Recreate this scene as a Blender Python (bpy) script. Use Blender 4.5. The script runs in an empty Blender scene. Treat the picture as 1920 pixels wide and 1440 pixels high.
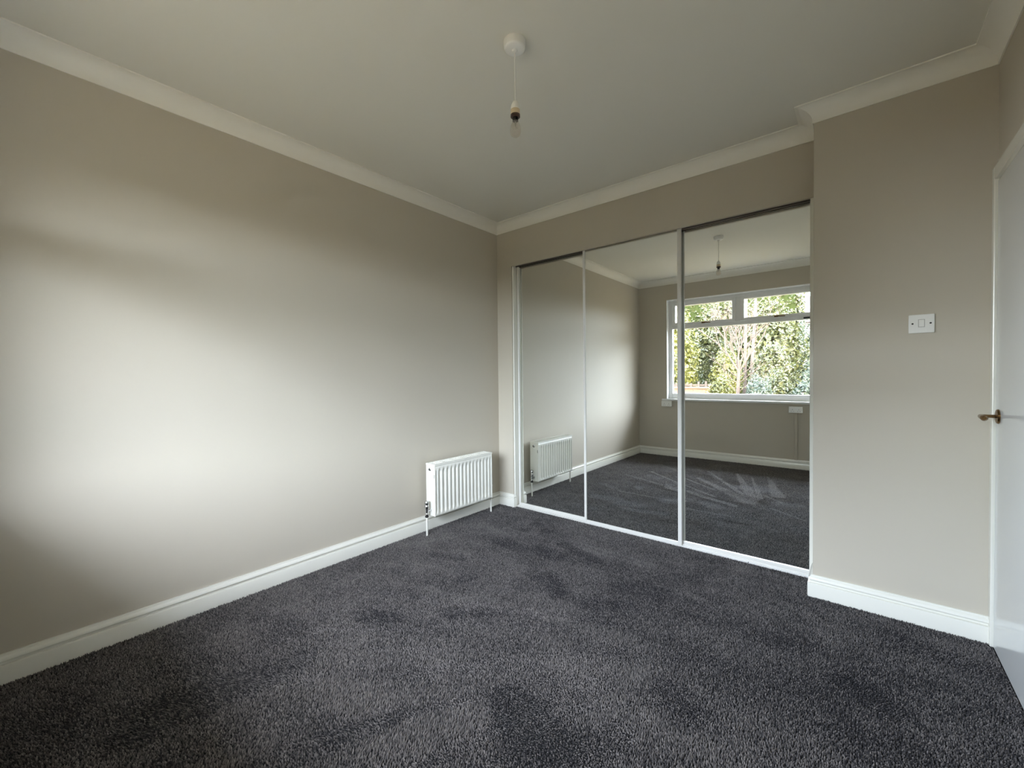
import bpy, bmesh, math, random
import numpy as np
from mathutils import Vector, Matrix

scene = bpy.context.scene
COL = scene.collection
random.seed(7)
rng = np.random.default_rng(11)

# ------------------------------------------------------------------ camera
cam_d = bpy.data.cameras.new('camera')
cam_d.sensor_fit = 'HORIZONTAL'
cam_d.sensor_width = 36.0
cam_d.lens = 786.17 / 1920 * 36.0
cam_d.clip_start = 0.01
cam = bpy.data.objects.new('camera', cam_d)
COL.objects.link(cam)
yaw, pit, rol = (math.radians(a) for a in (39.753, -1.037, -0.597))
fw = Vector((-math.sin(yaw) * math.cos(pit), math.cos(yaw) * math.cos(pit), math.sin(pit)))
rt = Vector((math.cos(yaw), math.sin(yaw), 0.0))
up = rt.cross(fw)
r2 = rt * math.cos(rol) + up * math.sin(rol)
u2 = -rt * math.sin(rol) + up * math.cos(rol)
m = Matrix.Identity(4)
for i in range(3):
    m[i][0], m[i][1], m[i][2] = r2[i], u2[i], -fw[i]
m.translation = (2.5909, -0.2384, 1.1855)
cam.matrix_world = m
scene.camera = cam

# ------------------------------------------------------------------ view, sky, sun
vs = scene.view_settings
scene.display_settings.display_device = 'sRGB'
vs.view_transform = 'Standard'
vs.look = 'None'
vs.gamma = 1.0
vs.use_curve_mapping = False
vs.exposure = 2.24
cy = scene.cycles
cy.max_bounces = 14
cy.diffuse_bounces = 8
cy.glossy_bounces = 8
cy.transmission_bounces = 6
cy.transparent_max_bounces = 12
cy.use_denoising = True
cy.sample_clamp_indirect = 6.0
cy.blur_glossy = 0.6

world = bpy.data.worlds.new('sky')
scene.world = world
world.use_nodes = True
wn = world.node_tree
bg = wn.nodes['Background']
sky = wn.nodes.new('ShaderNodeTexSky')
sky.sky_type = 'NISHITA'
sky.sun_disc = False
sky.sun_elevation = math.radians(19)
sky.sun_rotation = math.radians(36)
sky.air_density = 1.0
sky.dust_density = 2.0
sky.ozone_density = 1.0
hz = wn.nodes.new('ShaderNodeMixRGB')
hz.inputs[0].default_value = 0.55
hz.inputs[2].default_value = (7.8, 8.5, 9.6, 1)
wn.links.new(sky.outputs[0], hz.inputs[1])
tint = wn.nodes.new('ShaderNodeMixRGB')                   # daylight white balance
tint.blend_type = 'MULTIPLY'
tint.inputs[0].default_value = 1.0
tint.inputs[2].default_value = (0.995, 0.965, 0.97, 1)
wn.links.new(hz.outputs[0], tint.inputs[1])
wn.links.new(tint.outputs[0], bg.inputs[0])
bg.inputs[1].default_value = 1.55

sun_d = bpy.data.lights.new('sun', 'SUN')
sun_d.energy = 2.8
sun_d.angle = math.radians(2.0)
sun_d.color = (1.0, 0.89, 0.68)
sun = bpy.data.objects.new('sun', sun_d)
COL.objects.link(sun)
sun.rotation_euler = Vector((0.556, 0.765, 0.326)).to_track_quat('Z', 'Y').to_euler()

# ------------------------------------------------------------------ room measures
D, H, P, XR, R, W = 2.678, 2.570, 2.481, 2.398, 3.039, -0.480
NIB, OT = 0.172, 2.176            # left nib width, underside of the fascia
WX0, WX1, WZ0, WZ1 = 0.415, 2.225, 0.830, 2.270      # window opening
SK = 0.0215                       # skirting thickness

pd = bpy.data.lights.new('window_portal', 'AREA')
pd.shape = 'RECTANGLE'
pd.size, pd.size_y = WX1 - WX0, WZ1 - WZ0
pd.cycles.is_portal = True
po = bpy.data.objects.new('window_portal', pd)
COL.objects.link(po)
po.location = ((WX0 + WX1) / 2, W - 0.19, (WZ0 + WZ1) / 2)
po.rotation_euler = (math.radians(90), 0, 0)      # shines towards +y, into the room

# ------------------------------------------------------------------ materials
def new_mat(name, col, rough=0.5, metal=0.0, spec=0.5, noise=None, bump=None, coat=0.0):
    """Principled material; noise=(scale, amount) varies the colour, bump=(scale, strength, distance) the relief."""
    mt = bpy.data.materials.new(name)
    mt.use_nodes = True
    nt = mt.node_tree
    b = nt.nodes['Principled BSDF']
    b.inputs['Base Color'].default_value = (*col, 1)
    b.inputs['Roughness'].default_value = rough
    b.inputs['Metallic'].default_value = metal
    b.inputs['Specular IOR Level'].default_value = spec
    b.inputs['Coat Weight'].default_value = coat
    b.inputs['Coat Roughness'].default_value = 0.08
    tc = nt.nodes.new('ShaderNodeTexCoord')
    if noise:
        n = nt.nodes.new('ShaderNodeTexNoise')
        n.inputs['Scale'].default_value = noise[0]
        n.inputs['Detail'].default_value = 4
        nt.links.new(tc.outputs['Object'], n.inputs['Vector'])
        mx = nt.nodes.new('ShaderNodeMixRGB')
        mx.inputs[1].default_value = (*[c * (1 - noise[1]) for c in col], 1)
        mx.inputs[2].default_value = (*[min(1, c * (1 + noise[1])) for c in col], 1)
        nt.links.new(n.outputs[0], mx.inputs[0])
        nt.links.new(mx.outputs[0], b.inputs['Base Color'])
    if bump:
        n = nt.nodes.new('ShaderNodeTexNoise')
        n.inputs['Scale'].default_value = bump[0]
        n.inputs['Detail'].default_value = 5
        nt.links.new(tc.outputs['Object'], n.inputs['Vector'])
        bp = nt.nodes.new('ShaderNodeBump')
        bp.inputs['Strength'].default_value = bump[1]
        bp.inputs['Distance'].default_value = bump[2]
        nt.links.new(n.outputs[0], bp.inputs['Height'])
        nt.links.new(bp.outputs[0], b.inputs['Normal'])
    return mt

M = {}
M['wall'] = new_mat('wall_paint', (0.50, 0.455, 0.375), 0.62, spec=0.35, noise=(1.5, 0.02), bump=(2.2, 0.22, 0.02))
M['ceiling'] = new_mat('ceiling_paint', (0.72, 0.70, 0.63), 0.8, spec=0.2, noise=(2, 0.015), bump=(60, 0.08, 0.002))
M['cove'] = new_mat('coving_paint', (0.80, 0.775, 0.70), 0.6, spec=0.3, noise=(5, 0.01))
M['gloss'] = new_mat('white_gloss_paint', (0.74, 0.725, 0.65), 0.22, spec=0.5, noise=(6, 0.01), bump=(14, 0.04, 0.004))
M['door'] = new_mat('door_gloss_paint', (0.66, 0.67, 0.66), 0.16, spec=0.5, noise=(3, 0.015), bump=(5, 0.02, 0.004), coat=0.15)
M['upvc'] = new_mat('white_upvc', (0.80, 0.80, 0.79), 0.3, noise=(8, 0.01))
M['plastic'] = new_mat('white_plastic', (0.80, 0.79, 0.75), 0.35, noise=(20, 0.01))
M['plastic_old'] = new_mat('cream_plastic', (0.62, 0.50, 0.33), 0.4, noise=(40, 0.05))
M['brown'] = new_mat('brown_ring', (0.055, 0.028, 0.02), 0.4, noise=(60, 0.1))
M['radiator'] = new_mat('radiator_enamel', (0.74, 0.725, 0.65), 0.32, noise=(10, 0.01))
M['chrome'] = new_mat('chrome', (0.62, 0.62, 0.62), 0.16, metal=1.0, noise=(30, 0.04))
M['gap'] = new_mat('gap_shade_grey', (0.42, 0.40, 0.37), 0.6, noise=(40, 0.1))
M['dark'] = new_mat('dark_metal', (0.03, 0.03, 0.03), 0.4, metal=0.5, noise=(30, 0.1))
M['brass'] = new_mat('aged_brass', (0.22, 0.13, 0.055), 0.22, metal=1.0, noise=(40, 0.12))
M['alu'] = new_mat('white_aluminium', (0.66, 0.645, 0.605), 0.28, spec=0.6, noise=(9, 0.01))
M['track'] = new_mat('shaded_top_track', (0.09, 0.08, 0.065), 0.5, noise=(20, 0.1))  # dark colour stands in for the shade under the fascia
M['mirror'] = new_mat('silvered_mirror', (0.88, 0.895, 0.87), 0.0, metal=1.0)
M['board'] = new_mat('chipboard', (0.40, 0.34, 0.27), 0.8, noise=(30, 0.15))
M['underlay'] = new_mat('underlay', (0.02, 0.02, 0.021), 1.0, spec=0.0, noise=(80, 0.3))
M['brick'] = new_mat('terracotta_brick', (0.085, 0.036, 0.018), 0.9, noise=(14, 0.25), bump=(40, 0.4, 0.01))
M['mortar'] = new_mat('mortar', (0.12, 0.10, 0.08), 0.95, noise=(30, 0.15))
M['timber'] = new_mat('weathered_timber', (0.032, 0.022, 0.016), 0.9, noise=(18, 0.2), bump=(30, 0.3, 0.01))
M['bark'] = new_mat('pale_bark', (0.040, 0.028, 0.022), 0.9, noise=(12, 0.3), bump=(25, 0.5, 0.02))
M['trunk'] = new_mat('brown_bark', (0.045, 0.033, 0.027), 0.9, noise=(9, 0.3), bump=(20, 0.5, 0.02))
M['soil'] = new_mat('paving_and_soil', (0.085, 0.068, 0.038), 1.0, spec=0.1, noise=(3, 0.3), bump=(30, 0.6, 0.03))
M['tile'] = new_mat('purple_grey_slate', (0.085, 0.07, 0.085), 0.8, noise=(4, 0.2), bump=(9, 0.4, 0.03))
M['render'] = new_mat('house_render', (0.16, 0.14, 0.13), 0.9, noise=(3, 0.08))
M['rockery'] = new_mat('rockery_stone', (0.12, 0.10, 0.08), 0.9, noise=(8, 0.25), bump=(12, 0.6, 0.03))


def glass_mat(name, tint, gloss_col=(1, 1, 1)):
    mt = bpy.data.materials.new(name)
    mt.use_nodes = True
    nt = mt.node_tree
    nt.nodes.remove(nt.nodes['Principled BSDF'])
    out = nt.nodes['Material Output']
    tr = nt.nodes.new('ShaderNodeBsdfTransparent')
    tr.inputs[0].default_value = (*tint, 1)
    gl = nt.nodes.new('ShaderNodeBsdfGlossy')
    gl.inputs[0].default_value = (*gloss_col, 1)
    gl.inputs[1].default_value = 0.02
    fr = nt.nodes.new('ShaderNodeFresnel')
    geo = nt.nodes.new('ShaderNodeNewGeometry')          # same reflectance on both faces of the thin sheet
    ior = nt.nodes.new('ShaderNodeMapRange')
    ior.inputs['To Min'].default_value = 1.45
    ior.inputs['To Max'].default_value = 1 / 1.45
    nt.links.new(geo.outputs['Backfacing'], ior.inputs['Value'])
    nt.links.new(ior.outputs[0], fr.inputs[0])
    mx = nt.nodes.new('ShaderNodeMixShader')
    nt.links.new(fr.outputs[0], mx.inputs[0])
    nt.links.new(tr.outputs[0], mx.inputs[1])
    nt.links.new(gl.outputs[0], mx.inputs[2])
    nt.links.new(mx.outputs[0], out.inputs[0])
    return mt


M['glass'] = glass_mat('window_glass', (0.97, 0.98, 0.97))
M['bulb'] = glass_mat('bulb_glass', (0.90, 0.88, 0.84))


def pearl_mat(mt):
    nt = mt.node_tree
    nt.nodes.remove(nt.nodes['Fresnel'])
    lw = nt.nodes.new('ShaderNodeLayerWeight')
    lw.inputs[0].default_value = 0.3
    pw = nt.nodes.new('ShaderNodeMath')
    pw.operation = 'POWER'
    pw.inputs[1].default_value = 2.5
    nt.links.new(lw.outputs['Facing'], pw.inputs[0])
    df = nt.nodes.new('ShaderNodeBsdfDiffuse')
    df.inputs[0].default_value = (0.80, 0.74, 0.70, 1)
    tl = nt.nodes.new('ShaderNodeBsdfTranslucent')
    tl.inputs[0].default_value = (0.85, 0.80, 0.76, 1)
    m1 = nt.nodes.new('ShaderNodeMixShader')
    m1.inputs[0].default_value = 0.5
    m2 = nt.nodes.new('ShaderNodeMixShader')
    m2.inputs[0].default_value = 0.22
    mx = nt.nodes['Mix Shader']
    nt.links.new(df.outputs[0], m1.inputs[1])
    nt.links.new(tl.outputs[0], m1.inputs[2])
    nt.links.new(nt.nodes['Transparent BSDF'].outputs[0], m2.inputs[1])
    nt.links.new(m1.outputs[0], m2.inputs[2])
    nt.links.new(m2.outputs[0], mx.inputs[1])
    nt.links.new(pw.outputs[0], mx.inputs[0])


pearl_mat(M['bulb'])


def leaf_mat(name, c_dark, c_light):
    mt = bpy.data.materials.new(name)
    mt.use_nodes = True
    nt = mt.node_tree
    b = nt.nodes['Principled BSDF']
    b.inputs['Roughness'].default_value = 0.45
    at = nt.nodes.new('ShaderNodeAttribute')
    at.attribute_name = 'leaf_tone'
    mx = nt.nodes.new('ShaderNodeMixRGB')
    mx.inputs[1].default_value = (*c_dark, 1)
    mx.inputs[2].default_value = (*c_light, 1)
    nt.links.new(at.outputs['Fac'], mx.inputs[0])
    nt.links.new(mx.outputs[0], b.inputs['Base Color'])
    tl = nt.nodes.new('ShaderNodeBsdfTranslucent')
    nt.links.new(mx.outputs[0], tl.inputs[0])
    ms = nt.nodes.new('ShaderNodeMixShader')
    ms.inputs[0].default_value = 0.3
    nt.links.new(b.outputs[0], ms.inputs[1])
    nt.links.new(tl.outputs[0], ms.inputs[2])
    nt.links.new(ms.outputs[0], nt.nodes['Material Output'].inputs[0])
    return mt


M['leaf_green'] = leaf_mat('green_leaves', (0.014, 0.020, 0.006), (0.064, 0.070, 0.025))
M['leaf_yellow'] = leaf_mat('yellow_green_leaves', (0.024, 0.030, 0.005), (0.095, 0.092, 0.015))
M['leaf_blue'] = leaf_mat('blue_green_leaves', (0.010, 0.020, 0.015), (0.058, 0.074, 0.050))
M['hedge_core'] = new_mat('hedge_branches', (0.014, 0.019, 0.007), 1.0, spec=0.0, noise=(6, 0.4))
M['petal'] = leaf_mat('yellow_petals', (0.12, 0.09, 0.005), (0.22, 0.17, 0.008))


def carpet_mat():
    mt = bpy.data.materials.new('charcoal_twist_pile')
    mt.use_nodes = True
    nt = mt.node_tree
    b = nt.nodes['Principled BSDF']
    b.inputs['Roughness'].default_value = 0.9
    b.inputs['Specular IOR Level'].default_value = 0.1
    b.inputs['Sheen Weight'].default_value = 0.15
    b.inputs['Sheen Roughness'].default_value = 0.5
    at = nt.nodes.new('ShaderNodeAttribute')
    at.attribute_name = 'yarn_tone_shade'
    cr = nt.nodes.new('ShaderNodeValToRGB')
    cr.color_ramp.elements[0].color = (0.02, 0.019, 0.021, 1)
    cr.color_ramp.elements[1].color = (0.325, 0.294, 0.278, 1)
    nt.links.new(at.outputs['Fac'], cr.inputs[0])
    nt.links.new(cr.outputs[0], b.inputs['Base Color'])
    return mt


M['carpet'] = carpet_mat()

# ------------------------------------------------------------------ helpers
def obj(name, bm, mat, parent=None, smooth=False, bevel=0.0, seg=2, mod_angle=40):
    me = bpy.data.meshes.new(name)
    bmesh.ops.recalc_face_normals(bm, faces=bm.faces)
    bm.to_mesh(me)
    bm.free()
    me.materials.append(mat)
    if smooth:
        me.polygons.foreach_set('use_smooth', [True] * len(me.polygons))
    o = bpy.data.objects.new(name, me)
    COL.objects.link(o)
    if smooth and smooth != 'all':
        me.set_sharp_from_angle(angle=math.radians(mod_angle))
    if bevel:
        b = o.modifiers.new('bevel', 'BEVEL')
        b.width = bevel
        b.segments = seg
        b.limit_method = 'ANGLE'
    if parent:
        o.parent = parent
        o.matrix_parent_inverse = parent.matrix_basis.inverted()
    return o


def empty(name, loc, **props):
    o = bpy.data.objects.new(name, None)
    o.location = loc
    o.empty_display_size = 0.05
    COL.objects.link(o)
    for k, v in props.items():
        o[k] = v
    return o


def tag(o, **props):
    for k, v in props.items():
        o[k] = v
    return o


def box(bm, x0, y0, z0, x1, y1, z1):
    v = [bm.verts.new(c) for c in ((x0, y0, z0), (x1, y0, z0), (x1, y1, z0), (x0, y1, z0),
                                   (x0, y0, z1), (x1, y0, z1), (x1, y1, z1), (x0, y1, z1))]
    for f in ((0, 3, 2, 1), (4, 5, 6, 7), (0, 1, 5, 4), (1, 2, 6, 5), (2, 3, 7, 6), (3, 0, 4, 7)):
        bm.faces.new([v[i] for i in f])


def boxes(name, lst, mat, parent=None, bevel=0.0, seg=2):
    bm = bmesh.new()
    for b in lst:
        box(bm, *b)
    return obj(name, bm, mat, parent, bevel=bevel, seg=seg)


def lathe(bm, prof, seg=24, mat=None, cap=True):
    """prof: list of (radius, height) turned about local z; mat: 4x4 placement."""
    mat = mat or Matrix.Identity(4)
    rings = []
    for r, h in prof:
        ring = []
        for i in range(seg):
            a = 2 * math.pi * i / seg
            ring.append(bm.verts.new(mat @ Vector((r * math.cos(a), r * math.sin(a), h))))
        rings.append(ring)
    for a, b in zip(rings, rings[1:]):
        for i in range(seg):
            bm.faces.new((a[i], a[(i + 1) % seg], b[(i + 1) % seg], b[i]))
    if cap:
        bm.faces.new(rings[0][::-1])
        bm.faces.new(rings[-1])


def tube(bm, pts, rads, seg=10, cap=True):
    pts = [Vector(p) for p in pts]
    if not isinstance(rads, (list, tuple)):
        rads = [rads] * len(pts)
    rings = []
    n = None
    for i, p in enumerate(pts):
        t = (pts[min(i + 1, len(pts) - 1)] - pts[max(i - 1, 0)]).normalized()
        if n is None:
            n = t.orthogonal().normalized()
        else:
            n = (n - t * n.dot(t)).normalized()
        b = t.cross(n)
        rings.append([bm.verts.new(p + (n * math.cos(2 * math.pi * k / seg) + b * math.sin(2 * math.pi * k / seg)) * rads[i])
                      for k in range(seg)])
    for a, b in zip(rings, rings[1:]):
        for i in range(seg):
            bm.faces.new((a[i], a[(i + 1) % seg], b[(i + 1) % seg], b[i]))
    if cap:
        bm.faces.new(rings[0][::-1])
        bm.faces.new(rings[-1])


def place(loc, axis):
    """matrix whose local z points along axis, at loc"""
    q = Vector(axis).to_track_quat('Z', 'Y')
    return Matrix.Translation(loc) @ q.to_matrix().to_4x4()


def run(name, path, i, prof, mat, closed=False):
    """One straight run of a moulding: segment i of a plan path (room on its right), mitred to its neighbours."""
    n = len(path)

    def nrm(a, b):
        d = Vector((b[0] - a[0], b[1] - a[1])).normalized()
        return Vector((d.y, -d.x))

    def seg_n(k):
        if closed:
            return nrm(path[k % n], path[(k + 1) % n])
        return nrm(path[k], path[k + 1]) if 0 <= k < n - 1 else None
    this = seg_n(i)
    ends = []
    for k, other in ((i, seg_n(i - 1)), (i + 1, seg_n(i + 1))):
        v = Vector(path[k % n])
        if other is None:
            off = this
        else:
            off = (this + other) / (1 + this.dot(other))
        ends.append((v, off))
    bm = bmesh.new()
    rows = []
    for v, off in ends:
        rows.append([bm.verts.new((v.x + off.x * d, v.y + off.y * d, z)) for d, z in prof])
    k = len(prof)
    for j in range(k):
        bm.faces.new((rows[0][j], rows[0][(j + 1) % k], rows[1][(j + 1) % k], rows[1][j]))
    bm.faces.new(rows[0][::-1])
    bm.faces.new(rows[1])
    return obj(name, bm, mat, smooth=True, mod_angle=35)


# ------------------------------------------------------------------ room shell
def struct(o, label):
    o['kind'] = 'structure'
    o['label'] = label
    return o


YB = 3.36                         # back of the wardrobe space
struct(boxes('floor', [(-0.12, W - 0.20, -0.12, R + 0.12, YB + 0.1, 0.0)], M['underlay']), 'bedroom floor under the charcoal carpet')
struct(boxes('ceiling', [(-0.12, W - 0.20, H, R + 0.12, YB + 0.1, H + 0.15)], M['ceiling']), 'plain pale grey painted bedroom ceiling')
# gently uneven plaster on the long wall: a grid
bm = bmesh.new()
box(bm, -0.12, W - 0.20, 0.0, 0.0, YB, H)
struct(obj('wall_left', bm, M['wall']), 'long plain greige wall with the white radiator')
struct(boxes('wall_back', [(0.0, D, OT, XR, D + 0.022, H),            # fascia over the doors
                           (0.0, D, 0.0, NIB, D + 0.10, OT),          # nib left of the doors
                           (0.0, D + 0.022, OT + 0.06, XR, D + 0.10, H),
                           (0.0, YB, 0.0, XR, YB + 0.1, H)], M['wall']), 'greige wall framing the mirrored wardrobe doors')
struct(boxes('wall_pier', [(XR, P, 0.0, R + 0.12, YB, H)], M['wall'], bevel=0.003), 'greige wall with the light switch beside the doors')
DY0, DY1, DZ = 1.66, 2.44, 1.992                                       # door opening along the right wall
struct(boxes('wall_right', [(R, DY1, 0, R + 0.12, P, H), (R, W - 0.20, 0, R + 0.12, DY0, H),
                            (R, DY0, DZ, R + 0.12, DY1, H)], M['wall']), 'greige wall that holds the white door')
struct(boxes('wall_front', [(0, W - 0.20, 0, WX0, W, H), (WX1, W - 0.20, 0, R, W, H),
                            (WX0, W - 0.20, 0, WX1, W, WZ0 - 0.005), (WX0, W - 0.20, WZ1, WX1, W, H)], M['wall']),
       'greige wall with the garden window, seen in the mirrors')

# unseen eaves added outside, above the window, to block the high sky
struct(boxes('trim_7', [(-0.6, W - 1.06, 2.38, R + 0.6, W - 0.20, 2.40), (-0.6, W - 1.08, 2.34, R + 0.6, W - 1.06, 2.52)], M['upvc']), 'unseen white eaves boards added above the window to block the high sky')

# coving
cove = [(0.0, H - 0.0806), (0.0055, H - 0.0806), (0.0055, H - 0.0745)]
for k in range(1, 12):
    t = math.pi / 2 * k / 12
    cove.append((0.0055 + 0.067 * (1 - math.cos(t)), H - 0.0745 + 0.0685 * math.sin(t)))
cove += [(0.0722, H - 0.0062), (0.0777, H - 0.0062), (0.0777, H), (0.0, H)]
# anticlockwise seen from below = room on the right of each step
cpath = [(0, W), (0, D), (XR, D), (XR, P), (R, P), (R, W)]
for k, txt in enumerate(('over the radiator wall', 'over the wardrobe doors', 'short return at the pier', 'over the light switch',
                         'over the white door', 'over the window')):
    struct(run('trim_%d' % (k + 1), cpath, k, cove, M['cove'], closed=True), 'white concave coving ' + txt)

# skirting
skp = [(0.0, 0.0), (SK, 0.0), (SK, 0.0735), (SK - 0.0008, 0.0755), (SK - 0.0030, 0.0768), (SK - 0.0120, 0.0772),
       (SK - 0.0125, 0.0885), (SK - 0.0040, 0.0895), (SK - 0.0022, 0.0925), (SK - 0.003, 0.0985), (SK - 0.0065, 0.105),
       (SK - 0.0115, 0.1085), (SK - 0.0125, 0.112), (SK - 0.0135, 0.1169), (0.0, 0.1169)]
struct(run('baseboard_left', [(R, W), (0, W), (0, D), (NIB, D), (NIB, D + 0.018)], 1, skp, M['gloss']), 'white moulded skirting along the radiator wall')
struct(run('baseboard_front', [(R, W), (0, W), (0, D)], 0, skp, M['gloss']), 'white moulded skirting under the window')
struct(run('baseboard_nib', [(0, W), (0, D), (NIB, D), (NIB, D + 0.018)], 1, skp, M['gloss']), 'short white skirting left of the mirror doors')
struct(run('baseboard_nib_return', [(0, W), (0, D), (NIB, D), (NIB, D + 0.018)], 2, skp, M['gloss']), 'tiny white skirting return beside the door track')
struct(run('baseboard_pier', [(XR, D), (XR, P), (R - 0.017, P)], 1, skp, M['gloss']), 'white skirting below the light switch')
struct(run('baseboard_pier_return', [(XR, D), (XR, P), (R - 0.017, P)], 0, skp, M['gloss']), 'white skirting return at the pier corner')
struct(run('baseboard_right', [(R, DY0 - 0.06), (R, W), (0, W)], 0, skp, M['gloss']), 'white skirting along the door wall')

# ------------------------------------------------------------------ door
d = empty('door_1', (R, DY1, 0), kind='structure', label='white gloss flush door with an aged brass lever handle', category='door')
AX = R - 0.017
boxes('architrave_leg', [(AX, DY1 + 0.004, 0, R, P, 2.050)], M['gloss'], d, bevel=0.003)
boxes('architrave_leg', [(AX, DY0 - 0.06, 0, R, DY0 - 0.004, 2.050)], M['gloss'], d, bevel=0.003)
boxes('architrave_head', [(AX, DY0 - 0.004, 1.996, R, DY1 + 0.004, 2.050)], M['gloss'], d, bevel=0.003)
boxes('door_lining', [(R - 0.001, DY1 - 0.0005, 0, R + 0.119, DY1 + 0.02, DZ), (R - 0.001, DY0 - 0.02, 0, R + 0.119, DY0 + 0.0005, DZ),
                      (R - 0.001, DY0, DZ - 0.001, R + 0.119, DY1, DZ + 0.02)], M['gloss'], d)
LF = R - 0.007                     # face of the leaf
boxes('door_leaf', [(LF, DY0 + 0.003, 0.004, LF + 0.035, DY1 - 0.002, 1.986)], M['door'], d, bevel=0.0015)
HY, HZ = 2.386, 0.998
bm = bmesh.new()
lathe(bm, [(0.0, 0), (0.030, 0), (0.0305, 0.003), (0.028, 0.007), (0.020, 0.009), (0.0, 0.0095)], 28, place((LF, HY, HZ), (-1, 0, 0)), cap=False)
ro = obj('door_handle', bm, M['brass'], d, smooth=True)
bm = bmesh.new()
tube(bm, [(LF - 0.005, HY, HZ), (LF - 0.030, HY, HZ), (LF - 0.044, HY - 0.002, HZ), (LF - 0.053, HY - 0.012, HZ),
          (LF - 0.055, HY - 0.030, HZ), (LF - 0.055, HY - 0.060, HZ - 0.001), (LF - 0.055, HY - 0.095, HZ - 0.002), (LF - 0.055, HY - 0.104, HZ - 0.002)],
     [0.0075, 0.0068, 0.0075, 0.0085, 0.0088, 0.0095, 0.0112, 0.006], 14)
obj('lever', bm, M['brass'], ro, smooth=True)

# ------------------------------------------------------------------ window
w = empty('window_1', ((WX0 + WX1) / 2, W, WZ0), kind='structure', label='white framed garden window with two top lights', category='window')
FY = W - 0.085                     # inner face of the fixed frame
FB = W - 0.150
# lining of the reveal
boxes('reveal_lining', [(WX0, W - 0.085, WZ0, WX0 + 0.006, W + 0.003, WZ1), (WX1 - 0.006, W - 0.085, WZ0, WX1, W + 0.003, WZ1),
                        (WX0, W - 0.085, WZ1 - 0.006, WX1, W + 0.003, WZ1)], M['upvc'], w)
TZ0, TZ1 = 1.850, 1.896            # transom
MX0, MX1 = 1.292, 1.348            # mullion
boxes('window_frame', [(WX0, FB, WZ0, WX0 + 0.055, FY, WZ1), (WX1 - 0.055, FB, WZ0, WX1, FY, WZ1),
                       (WX0 + 0.055, FB, WZ1 - 0.045, WX1 - 0.055, FY, WZ1), (WX0 + 0.055, FB, WZ0, WX1 - 0.055, FY, 0.915),
                       (WX0 + 0.055, FB, TZ0, WX1 - 0.055, FY, TZ1)], M['upvc'], w, bevel=0.004)
boxes('mullion', [(MX0, FB, TZ1, MX1, FY, WZ1 - 0.045)], M['upvc'], w, bevel=0.004)
SW = 0.044
for (x0, x1) in ((WX0 + 0.057, MX0 - 0.002), (MX1 + 0.002, WX1 - 0.057)):
    z0, z1 = TZ1 + 0.002, WZ1 - 0.047
    y0, y1 = FB + 0.005, FY + 0.014
    s = boxes('sash', [(x0, y0, z0, x0 + SW, y1, z1), (x1 - SW, y0, z0, x1, y1, z1),
                       (x0 + SW, y0, z0, x1 - SW, y1, z0 + SW - 0.006), (x0 + SW, y0, z1 - SW + 0.006, x1 - SW, y1, z1)], M['upvc'], w, bevel=0.004)
    boxes('pane', [(x0 + SW - 0.004, FB + 0.030, z0 + SW - 0.01, x1 - SW + 0.004, FB + 0.034, z1 - SW + 0.01)], M['glass'], s)
    hx = (x0 + x1) / 2
    bm = bmesh.new()
    box(bm, hx - 0.022, y1 - 0.001, z0 + 0.010, hx + 0.022, y1 + 0.008, z0 + 0.030)
    tube(bm, [(hx, y1 + 0.006, z0 + 0.020), (hx, y1 + 0.026, z0 + 0.020), (hx + 0.02, y1 + 0.031, z0 + 0.019), (hx + 0.10, y1 + 0.031, z0 + 0.014)],
         [0.008, 0.008, 0.008, 0.006], 8)
    obj('sash_handle', bm, M['brass'], s, smooth=True)
boxes('pane', [(WX0 + 0.05, FB + 0.030, 0.910, WX1 - 0.05, FB + 0.034, TZ0 + 0.005)], M['glass'], w)
boxes('trickle_vent', [(2.045, FY - 0.001, 1.862, 2.125, FY + 0.006, 1.880)], M['dark'], w, bevel=0.001)
boxes('window_sill', [(WX0 - 0.062, W + 0.001, WZ0 - 0.020, WX1 + 0.062, W + 0.034, WZ0 + 0.006),
                      (WX0, FY - 0.005, WZ0 - 0.005, WX1, W + 0.001, WZ0 + 0.006)], M['upvc'], w, bevel=0.004)

# ------------------------------------------------------------------ carpet (real pile, with brushed marks)
def stroke(x, y, x0, y0, x1, y1, w0, w1, soft=0.5):
    """0..1 mask of a tapered stroke"""
    dx, dy = x1 - x0, y1 - y0
    L2 = dx * dx + dy * dy + 1e-9
    t = np.clip(((x - x0) * dx + (y - y0) * dy) / L2, 0, 1)
    dist = np.hypot(x - x0 - t * dx, y - y0 - t * dy)
    wd = w0 + (w1 - w0) * t
    return np.clip((wd - dist) / (wd * soft), 0, 1)


def vnoise(x, y, s, seed):
    r = np.random.default_rng(seed)
    g = r.random((128, 128))
    u, v = x * s + 31.7, y * s + 17.3
    i, j = np.floor(u).astype(int), np.floor(v).astype(int)
    fu, fv = u - i, v - j
    fu, fv = fu * fu * (3 - 2 * fu), fv * fv * (3 - 2 * fv)
    i, j = i % 127, j % 127
    return (g[i, j] * (1 - fu) * (1 - fv) + g[i + 1, j] * fu * (1 - fv) + g[i, j + 1] * (1 - fu) * fv + g[i + 1, j + 1] * fu * fv)


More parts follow.
